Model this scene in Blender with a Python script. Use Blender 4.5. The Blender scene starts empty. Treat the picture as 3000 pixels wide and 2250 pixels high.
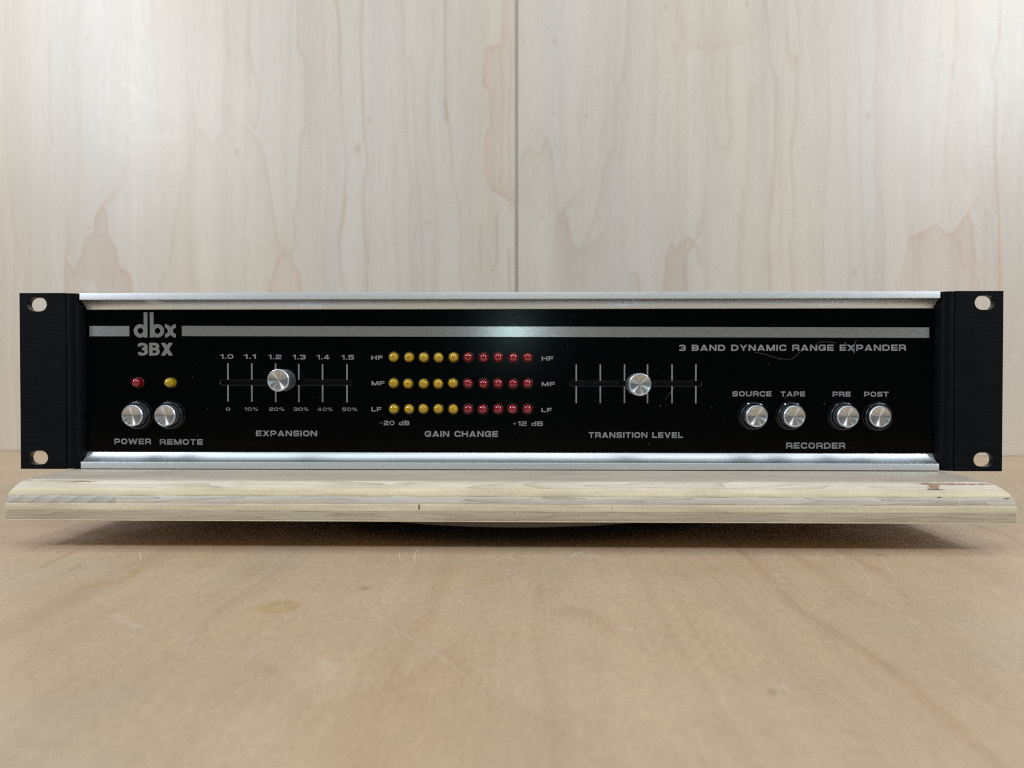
import bpy, bmesh, math, random
import numpy as np
from mathutils import Vector, Matrix
rad = math.radians
S = 0.001                      # everything below is written in millimetres
sc = bpy.context.scene
C = sc.collection

# ---------------------------------------------------------------- camera
cd = bpy.data.cameras.new('camera'); cam = bpy.data.objects.new('camera', cd); C.objects.link(cam)
cd.sensor_width = 36.0; cd.lens = 24.96; cd.clip_start = 0.005; cd.clip_end = 50
cam.location = (9.98*S, -348.4*S, 2.96*S)
cam.rotation_euler = (rad(90-0.714), 0, rad(1.079))
cd.dof.use_dof = True; cd.dof.focus_distance = 0.347; cd.dof.aperture_fstop = 10
sc.camera = cam
sc.view_settings.view_transform = 'Standard'; sc.view_settings.look = 'None'
sc.view_settings.exposure = 0.12; sc.view_settings.gamma = 1.0

sc.cycles.use_adaptive_sampling = False; sc.cycles.filter_width = 1.15; sc.cycles.use_denoising = False; sc.cycles.sample_clamp_indirect = 2.5; sc.cycles.blur_glossy = .6

# ---------------------------------------------------------------- world and lamps (indoor close-up)
w = bpy.data.worlds.new('World'); sc.world = w; w.use_nodes = True
bg = w.node_tree.nodes['Background']; bg.inputs['Color'].default_value = (0.80, 0.92, 1.0, 1); bg.inputs['Strength'].default_value = 0.10

def lamp(name, loc, size, watts, color, target=(0, 100, -20)):
    d = bpy.data.lights.new(name, 'AREA'); d.shape = 'DISK'; d.size = size*S; d.energy = watts; d.color = color
    o = bpy.data.objects.new(name, d); C.objects.link(o); o.location = Vector(loc)*S
    o.rotation_euler = (Vector(target)-Vector(loc)).to_track_quat('-Z', 'Y').to_euler()
    return o
COOL = (0.80, 0.90, 1.0)
lamp('work_lamp', (-950, -560, 660), 190, 5.4, COOL)
lamp('work_lamp', (950, -560, 660), 190, 5.4, COOL)
lamp('work_lamp', (-640, 60, 640), 110, 0.85, (0.88, 0.94, 1.0))
lamp('work_lamp', (640, 60, 640), 110, 0.85, (0.88, 0.94, 1.0))
lamp('ceiling_lamp', (25, -900, 1050), 110, 1.3, (0.97, 1.0, 0.98))
lamp('room_lamp', (-27, -1500, 121), 45, 0.21, (0.68, 1.0, 1.0))
_c = lamp('ceiling_bounce_fill', (0, -420, 1500), 2600, 8.6, (0.88, 0.97, 1.0), (0, -100, 0)); _c.data.shape = 'RECTANGLE'; _c.data.size_y = .8  # added soft overhead fill standing in for ceiling bounce, brightens the silver rails

# ---------------------------------------------------------------- material helpers
def mat(name, base=(.5, .5, .5), rough=.5, metal=0.0, **kw):
    m = bpy.data.materials.new(name); m.use_nodes = True
    b = m.node_tree.nodes['Principled BSDF']
    b.inputs['Base Color'].default_value = (*base, 1); b.inputs['Roughness'].default_value = rough; b.inputs['Metallic'].default_value = metal
    for k, v in kw.items():
        b.inputs[k.replace('_', ' ')].default_value = v
    m['b'] = 1
    return m
def N(m, t, **kw):
    n = m.node_tree.nodes.new(t)
    for k, v in kw.items(): setattr(n, k, v)
    return n
def LK(m, a, b): m.node_tree.links.new(a, b)
def BS(m): return m.node_tree.nodes['Principled BSDF']
def noise(m, scale, stretch=(1, 1, 1), detail=4, rough=.55, coord='Object'):
    tc = N(m, 'ShaderNodeTexCoord'); mp = N(m, 'ShaderNodeMapping'); mp.inputs['Scale'].default_value = stretch
    no = N(m, 'ShaderNodeTexNoise'); no.inputs['Scale'].default_value = scale; no.inputs['Detail'].default_value = detail; no.inputs['Roughness'].default_value = rough
    LK(m, tc.outputs[coord], mp.inputs['Vector']); LK(m, mp.outputs[0], no.inputs['Vector'])
    return no.outputs['Fac']
def ramp(m, fac, stops):
    r = N(m, 'ShaderNodeValToRGB'); e = r.color_ramp.elements
    while len(e) < len(stops): e.new(.5)
    for i, (p, c) in enumerate(stops):
        e[i].position = p; e[i].color = (*c, 1) if len(c) == 3 else c
    LK(m, fac, r.inputs['Fac']); return r.outputs['Color']
def rng(m, fac, a, b, c, d):
    r = N(m, 'ShaderNodeMapRange'); LK(m, fac, r.inputs['Value'])
    for k, v in zip(('From Min', 'From Max', 'To Min', 'To Max'), (a, b, c, d)): r.inputs[k].default_value = v
    return r.outputs['Result']
def mixc(m, fac, a, b, mode='MIX'):
    x = N(m, 'ShaderNodeMix', data_type='RGBA', blend_type=mode)
    if isinstance(fac, (int, float)): x.inputs[0].default_value = fac
    else: LK(m, fac, x.inputs[0])
    for s, v in ((x.inputs[6], a), (x.inputs[7], b)):
        if isinstance(v, tuple): s.default_value = (*v, 1)
        else: LK(m, v, s)
    return x.outputs[2]
def bump(m, h, strength, dist, normal=None):
    b = N(m, 'ShaderNodeBump'); b.inputs['Strength'].default_value = strength; b.inputs['Distance'].default_value = dist
    LK(m, h, b.inputs['Height'])
    if normal: LK(m, normal, b.inputs['Normal'])
    LK(m, b.outputs['Normal'], BS(m).inputs['Normal']); return b.outputs['Normal']
def tangent_const(m, v):
    c = N(m, 'ShaderNodeCombineXYZ')
    for i in range(3): c.inputs[i].default_value = v[i]
    LK(m, c.outputs[0], BS(m).inputs['Tangent'])

# brushed bare aluminium: grooves run along X, so light scatters up and down
def brushed(name, base, rough, aniso=.75, streak=.10, metal=1.0):
    m = mat(name, base, rough, metal, Anisotropic=aniso)
    tangent_const(m, (0, 0, 1))
    f = noise(m, 1.0, (150, 150, 3600), 6, .75)
    LK(m, rng(m, f, .2, .8, rough-streak*.7, rough+streak*.7), BS(m).inputs['Roughness'])
    LK(m, mixc(m, f, tuple(c*.70 for c in base), tuple(min(1, c*1.12) for c in base)), BS(m).inputs['Base Color'])
    bump(m, f, .35, .00003)
    return m
M_alu_lip = brushed('brushed_aluminium', (.93, .97, 1.0), .50, .6, .12, .68)
M_bare = brushed('bare_brushed_metal', (.90, .96, 1.0), .24, .96, .035)
M_print = mat('silkscreen_grey', (.27, .275, .275), .5)
LK(M_print, mixc(M_print, noise(M_print, 700), (.245, .25, .25), (.30, .305, .305)), BS(M_print).inputs['Base Color'])
M_cove = mat('smooth_aluminium', (.80, .84, .865), .38, 1.0)
LK(M_cove, rng(M_cove, noise(M_cove, 1, (20, 2500, 2500), 3), .3, .7, .34, .44), BS(M_cove).inputs['Roughness'])
# gloss black lacquer over brushed metal
M_black = mat('black_lacquer', (.0008, .0009, .001), .16, 0, Specular_IOR_Level=.11)
_f = noise(M_black, 1, (300, 300, 9000), 4, .6)
bump(M_black, _f, .12, .00002)
_s = noise(M_black, 900, (1, 1, 1), 2)
LK(M_black, rng(M_black, _f, .3, .7, .12, .22), BS(M_black).inputs['Roughness'])
# black anodised ears
M_ear = mat('black_anodised_brushed', (.010, .013, .017), .42, .0, Anisotropic=.5, Specular_IOR_Level=.09)
tangent_const(M_ear, (0, 0, 1))
_f = noise(M_ear, 1, (70, 70, 2300), 6, .8)
LK(M_ear, ramp(M_ear, _f, [(.3, (.001, .0014, .002)), (.52, (.0035, .0045, .006)), (.72, (.015, .0165, .018))]), BS(M_ear).inputs['Base Color'])
bump(M_ear, _f, .45, .00003)
M_void = mat('dark_void', (.003, .003, .003), .8)
M_chassis = mat('chassis_black', (.02, .02, .022), .5)
LK(M_chassis, rng(M_chassis, noise(M_chassis, 300), .3, .7, .4, .6), BS(M_chassis).inputs['Roughness'])
M_plastic = mat('gloss_black_plastic', (.006, .006, .008), .12, 0, Coat_Weight=.3)
LK(M_plastic, rng(M_plastic, noise(M_plastic, 700), .3, .7, .08, .2), BS(M_plastic).inputs['Roughness'])
# spun knob face: circular grooves
M_spun = mat('spun_aluminium', (.90, .90, .88), .30, 1.0, Anisotropic=.93)
tg = N(M_spun, 'ShaderNodeTangent', direction_type='RADIAL', axis='Y'); LK(M_spun, tg.outputs[0], BS(M_spun).inputs['Tangent'])
BS(M_spun).inputs['Anisotropic Rotation'].default_value = .25
_tc = N(M_spun, 'ShaderNodeTexCoord'); _vl = N(M_spun, 'ShaderNodeVectorMath', operation='LENGTH'); _mm = N(M_spun, 'ShaderNodeVectorMath', operation='MULTIPLY')
_mm.inputs[1].default_value = (1, 0, 1); LK(M_spun, _tc.outputs['Object'], _mm.inputs[0]); LK(M_spun, _mm.outputs[0], _vl.inputs[0])
_n1 = N(M_spun, 'ShaderNodeTexNoise', noise_dimensions='1D'); _n1.inputs['Scale'].default_value = 6000; LK(M_spun, _vl.outputs['Value'], _n1.inputs['W'])
LK(M_spun, mixc(M_spun, _n1.outputs['Fac'], (.74, .74, .72), (.96, .96, .94)), BS(M_spun).inputs['Base Color'])
M_turned = mat('turned_aluminium', (.76, .80, .85), .38, 1.0)
LK(M_turned, rng(M_turned, noise(M_turned, 1, (200, 6000, 200)), .3, .7, .32, .46), BS(M_turned).inputs['Roughness'])
# indicator lenses
def lens(name, c1, c2, c3):
    m = mat(name, c1, .06, 0, Coat_Weight=1.0, Coat_IOR=1.72, Coat_Roughness=.05, Specular_IOR_Level=.25, Subsurface_Weight=.15, IOR=1.5)
    BS(m).inputs['Subsurface Radius'].default_value = (1, .4, .1); BS(m).inputs['Subsurface Scale'].default_value = .001
    oi = N(m, 'ShaderNodeObjectInfo')
    base = mixc(m, oi.outputs['Random'], c1, c2)
    LK(m, mixc(m, rng(m, noise(m, 900, detail=1), .45, .7, 0, .5), base, c3), BS(m).inputs['Base Color'])
    return m
M_amber = lens('amber_lens', (.62, .35, .0), (.52, .33, .0), (.66, .37, .0))
M_red = lens('red_lens', (.32, .0, .006), (.24, .0, .010), (.36, .0, .008))
M_lint = mat('lint', (.30, .30, .30), .8)
LK(M_lint, mixc(M_lint, noise(M_lint, 400), (.09, .10, .11), (.32, .33, .34)), BS(M_lint).inputs['Base Color'])

# ---------------------------------------------------------------- object helpers
def empty(name, loc=(0, 0, 0), **tags):
    o = bpy.data.objects.new(name, None); C.objects.link(o); o.location = Vector(loc)*S; o.empty_display_size = .01
    for k, v in tags.items(): o[k] = v
    return o
def link(name, me, parent=None, mats=(), loc=(0, 0, 0), label=None, smooth=None):
    o = bpy.data.objects.new(name, me); C.objects.link(o)
    for m in mats:
        if m.name not in [x.name for x in me.materials if x]: me.materials.append(m)
    if parent: o.parent = parent
    o.location = Vector(loc)*S
    if label: o['label'] = label
    if smooth is not None:
        me.polygons.foreach_set('use_smooth', [True]*len(me.polygons)); me.set_sharp_from_angle(angle=rad(smooth))
    return o
def mesh(name, verts, faces):
    me = bpy.data.meshes.new(name); me.from_pydata([(x*S, y*S, z*S) for x, y, z in verts], [], faces); me.update(); return me
def fix(me):
    bm = bmesh.new(); bm.from_mesh(me); bmesh.ops.recalc_face_normals(bm, faces=bm.faces); bm.to_mesh(me); bm.free(); return me
def box_mesh(name, x0, x1, y0, y1, z0, z1, bev=0):
    v = [(x, y, z) for x in (x0, x1) for y in (y0, y1) for z in (z0, z1)]
    f = [(0, 1, 3, 2), (4, 6, 7, 5), (0, 4, 5, 1), (2, 3, 7, 6), (0, 2, 6, 4), (1, 5, 7, 3)]
    me = mesh(name, v, f); bm = bmesh.new(); bm.from_mesh(me); bmesh.ops.recalc_face_normals(bm, faces=bm.faces)
    if bev: bmesh.ops.bevel(bm, geom=bm.edges[:], offset=bev*S, segments=2, affect='EDGES')
    bm.to_mesh(me); bm.free(); return me
def extrude_x(name, prof, x0, x1, taper=0):          # closed profile of (y, z)
    n = len(prof)
    v = [(x0, y, z) for y, z in prof] + [(x1, y, z) for y, z in prof]
    f = [tuple(range(n)), tuple(range(2*n-1, n-1, -1))] + [(i, (i+1) % n, n+(i+1) % n, n+i) for i in range(n)]
    return fix(mesh(name, v, f))
def extrude_z(name, prof, z0, z1):                   # closed profile of (x, y)
    n = len(prof)
    v = [(x, y, z0) for x, y in prof] + [(x, y, z1) for x, y in prof]
    f = [tuple(range(n)), tuple(range(2*n-1, n-1, -1))] + [(i, (i+1) % n, n+(i+1) % n, n+i) for i in range(n)]
    return fix(mesh(name, v, f))
def lathe(name, prof, n=48, close=False):             # profile (r, y), axis Y, front is -Y
    v, f = [], []
    idx = []
    for r, y in prof:
        if r < 1e-6: idx.append([len(v)]); v.append((0, y, 0))
        else:
            idx.append(list(range(len(v), len(v)+n)))
            v += [(r*math.cos(2*math.pi*i/n), y, r*math.sin(2*math.pi*i/n)) for i in range(n)]
    for a, b in zip(idx[:-1], idx[1:]):
        for i in range(n):
            j = (i+1) % n
            if len(a) == 1 and len(b) == 1: continue
            if len(a) == 1: f.append((a[0], b[i], b[j]))
            elif len(b) == 1: f.append((a[i], b[0], a[j]))
            else: f.append((a[i], b[i], b[j], a[j]))
    return fix(mesh(name, v, f))
def rounded_slot(cx, cz, w, h, n=10):
    r = h/2; pts = []
    for s, a0 in ((1, -90), (-1, 90)):
        for i in range(n+1):
            a = rad(a0+180*i/n); pts.append((cx+s*(w/2-r)+r*math.cos(a), cz+r*math.sin(a)))
    return pts
def plate(name, outline, holes, y0, y1, bev=0.0):     # plate in the XZ plane from y0 (front) to y1, with real holes
    cu = bpy.data.curves.new(name, 'CURVE'); cu.dimensions = '2D'; cu.fill_mode = 'BOTH'
    th = (y1-y0)/2
    cu.extrude = (th-bev)*S; cu.bevel_depth = bev*S; cu.bevel_resolution = 1 if bev else 0; cu.offset = -bev*S
    for loop in [outline]+holes:
        sp = cu.splines.new('POLY'); sp.points.add(len(loop)-1); sp.use_cyclic_u = True
        for p, (x, z) in zip(sp.points, loop): p.co = (x*S, z*S, 0, 1)
    ob = bpy.data.objects.new(name, cu); C.objects.link(ob)
    dg = bpy.context.evaluated_depsgraph_get(); me = bpy.data.meshes.new_from_object(ob.evaluated_get(dg))
    bpy.data.objects.remove(ob); bpy.data.curves.remove(cu)
    me.transform(Matrix.Translation((0, (y0+th)*S, 0)) @ Matrix.Rotation(rad(90), 4, 'X')); me.update(); me.name = name
    me.materials.clear()
    bm = bmesh.new(); bm.from_mesh(me); bmesh.ops.remove_doubles(bm, verts=bm.verts, dist=1e-6); bmesh.ops.recalc_face_normals(bm, faces=bm.faces); bm.to_mesh(me); bm.free()
    return me

# ---------------------------------------------------------------- wood painting (grain as base colour, world position only)
RNG = np.random.default_rng(7)
def vnoise(x, y, sx, sy, seed):                       # smooth value noise on broadcast arrays
    r = np.random.default_rng(seed); T = r.random((257, 257))
    u = x/sx+1000.37; v = y/sy+1000.91
    iu = np.floor(u).astype(int); iv = np.floor(v).astype(int); fu = u-iu; fv = v-iv
    fu = fu*fu*(3-2*fu); fv = fv*fv*(3-2*fv)
    g = lambda a, b: T[a % 257, b % 257]
    return (g(iu, iv)*(1-fu)+g(iu+1, iv)*fu)*(1-fv)+(g(iu, iv+1)*(1-fu)+g(iu+1, iv+1)*fu)*fv - .5
def paint_trace(X, Z, dark, pink, tr, ax, az):
    kind, side, wd, st, pk, pts = tr
    mg = wd*(6 if kind == 'S' else 3)+3
    best = {}
    px = np.array(pts, float)
    lo = px.min(0)-mg; hi = px.max(0)+mg
    i0, i1 = np.searchsorted(ax, [lo[0], hi[0]]); j0, j1 = np.searchsorted(az, [lo[1], hi[1]])
    if i1 <= i0 or j1 <= j0: return
    x = X[j0:j1, i0:i1]; z = Z[j0:j1, i0:i1]
    D = np.full(x.shape, 1e9); SG = np.zeros(x.shape)
    for a, b in zip(px[:-1], px[1:]):
        d = b-a; L = math.hypot(*d)
        if L < 1e-6: continue
        t = np.clip(((x-a[0])*d[0]+(z-a[1])*d[1])/L**2, 0, 1)
        dx = x-a[0]-t*d[0]; dz = z-a[1]-t*d[1]; dd = np.hypot(dx, dz*.6)
        s = np.sign(d[0]*(z-a[1])-d[1]*(x-a[0]))
        m = dd < D; D = np.where(m, dd, D); SG = np.where(m, s, SG)
    if kind == 'L': v = np.exp(-(D/wd)**2)
    else:
        inside = (SG*side > 0)
        v = np.where(inside, .72*np.exp(-D/(wd*1.7))+.28*np.exp(-(D/2.0)**2), np.exp(-(D/1.3)**2))
        v *= 1
    # strength wanders along the line
    v *= st*(.65+.5*(vnoise(x, z, 14, 45, 91)+.5))
    dark[j0:j1, i0:i1] = np.maximum(dark[j0:j1, i0:i1], v*(1-.35*pk)); pink[j0:j1, i0:i1] = np.maximum(pink[j0:j1, i0:i1], v*pk)
def grid_mesh(name, ax, az, to3d, col):
    nx, nz = len(ax), len(az)
    X, Z = np.meshgrid(ax, az)
    P = np.stack(to3d(X, Z), -1).reshape(-1, 3)*S
    i = np.arange((nz-1)*(nx-1)); r = i//(nx-1); c = i % (nx-1); a = r*nx+c
    F = np.stack([a, a+1, a+nx+1, a+nx], -1).ravel()
    me = bpy.data.meshes.new(name); me.vertices.add(nx*nz); me.vertices.foreach_set('co', P.ravel().astype(np.float32))
    nf = len(i); me.loops.add(nf*4); me.loops.foreach_set('vertex_index', F.astype(np.int32))
    me.polygons.add(nf); me.polygons.foreach_set('loop_start', np.arange(0, nf*4, 4, dtype=np.int32)); me.polygons.foreach_set('loop_total', np.full(nf, 4, np.int32))
    me.update(calc_edges=True)
    at = me.color_attributes.new('grain', 'FLOAT_COLOR', 'POINT')
    rgba = np.ones((nx*nz, 4), np.float32); rgba[:, :3] = np.clip(col.reshape(-1, 3), 0, 1)
    at.data.foreach_set('color', rgba.ravel())
    return me
def wood_mat(name, rough, stretch, coat=.0, r_var=.08, fibre=.05):
    m = mat(name, (.5, .5, .5), rough)
    at = N(m, 'ShaderNodeAttribute', attribute_name='grain', attribute_type='GEOMETRY')
    f = noise(m, 1.0, stretch, 6, .7)
    g = noise(m, 60, (1, 1, 1), 3, .6)
    c = mixc(m, rng(m, f, .3, .7, 0, 1), tuple([1-fibre]*3), tuple([1+fibre*.6]*3))
    c = mixc(m, 1.0, at.outputs['Color'], c, 'MULTIPLY')
    LK(m, c, BS(m).inputs['Base Color'])
    LK(m, rng(m, g, .3, .7, rough-r_var, rough+r_var), BS(m).inputs['Roughness'])
    return m

# ---- measured tables (mm)
TEXTS=[
 ("1.0",-143.21,-136.66,11.16,13.48),
 ("1.1",-131.31,-125.21,11.14,13.44),
 ("1.2",-118.96,-112.35,10.98,13.23),
 ("1.3",-106.68,-100.11,10.89,13.18),
 ("1.4",-94.48,-88.06,10.83,13.08),
 ("1.5",-82.09,-75.79,10.74,13.04),
 ("0",-140.45,-138.30,-14.91,-13.28),
 ("10%",-131.15,-124.24,-14.90,-13.27),
 ("20%",-118.55,-110.96,-14.91,-13.27),
 ("30%",-106.31,-98.73,-14.91,-13.28),
 ("40%",-94.26,-86.68,-14.94,-13.28),
 ("50%",-81.74,-74.26,-14.96,-13.31),
 ("EXPANSION",-125.35,-94.51,-27.65,-24.87),
 ("HF",-67.12,-61.35,10.65,12.75),
 ("MF",-67.01,-60.39,-2.09,-0.04),
 ("LF",-67.13,-62.04,-15.15,-13.04),
 ("HF",18.09,23.88,10.23,12.32),
 ("MF",18.10,24.74,-2.47,-0.43),
 ("LF",18.00,23.08,-15.45,-13.35),
 ("-20 dB",-63.04,-48.01,-22.10,-19.84),
 ("+12 dB",3.81,18.69,-22.35,-20.05),
 ("GAIN CHANGE",-40.31,-3.72,-27.86,-24.94),
 ("TRANSITION LEVEL",41.54,88.25,-28.22,-25.39),
 ("3 BAND DYNAMIC RANGE EXPANDER",86.24,197.65,15.00,18.02),
 ("SOURCE",112.58,131.85,-7.55,-5.01),
 ("TAPE",136.33,148.33,-7.56,-5.12),
 ("PRE",161.87,170.71,-7.62,-5.20),
 ("POST",177.30,189.29,-7.66,-5.22),
 ("RECORDER",139.14,168.23,-33.42,-30.43),
 ("POWER",-197.30,-178.61,-31.86,-29.01),
 ("REMOTE",-174.16,-152.33,-32.05,-29.22),
 ("3BX",-184.97,-167.24,12.84,19.21),
]
TICKS_L= [(-139.4, 8.96, -10.21), (-127.33, 8.91, -10.41), (-115.28, 8.78, -10.5), (-103.6, 8.61, -10.56), (-91.62, 8.51, -10.64), (-79.32, 8.43, -10.68)]
TICKS_R= [(35.3, 8.29, -10.93), (47.25, 8.29, -10.95), (59.25, 8.29, -10.96), (70.63, 8.28, -11.0), (82.78, 8.28, -11.02), (94.54, 8.28, -11.01)]
LEDS= [(-55.8, 11.91), (-48.11, 11.89), (-40.77, 11.87), (-33.27, 11.84), (-25.84, 11.82), (-18.38, 11.8), (-10.91, 11.77), (-3.54, 11.75), (3.9, 11.73), (11.31, 11.7), (-55.82, -1.11), (-48.58, -1.12), (-40.89, -1.14), (-33.46, -1.16), (-26.06, -1.18), (-18.46, -1.2), (-10.96, -1.22), (-3.54, -1.23), (3.84, -1.25), (11.14, -1.27), (-55.85, -13.88), (-48.15, -13.89), (-40.8, -13.91), (-33.56, -13.92), (-25.87, -13.93), (-18.64, -13.95), (-11.19, -13.96), (-3.68, -13.97), (3.63, -13.99), (11.06, -14.0)]
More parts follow.
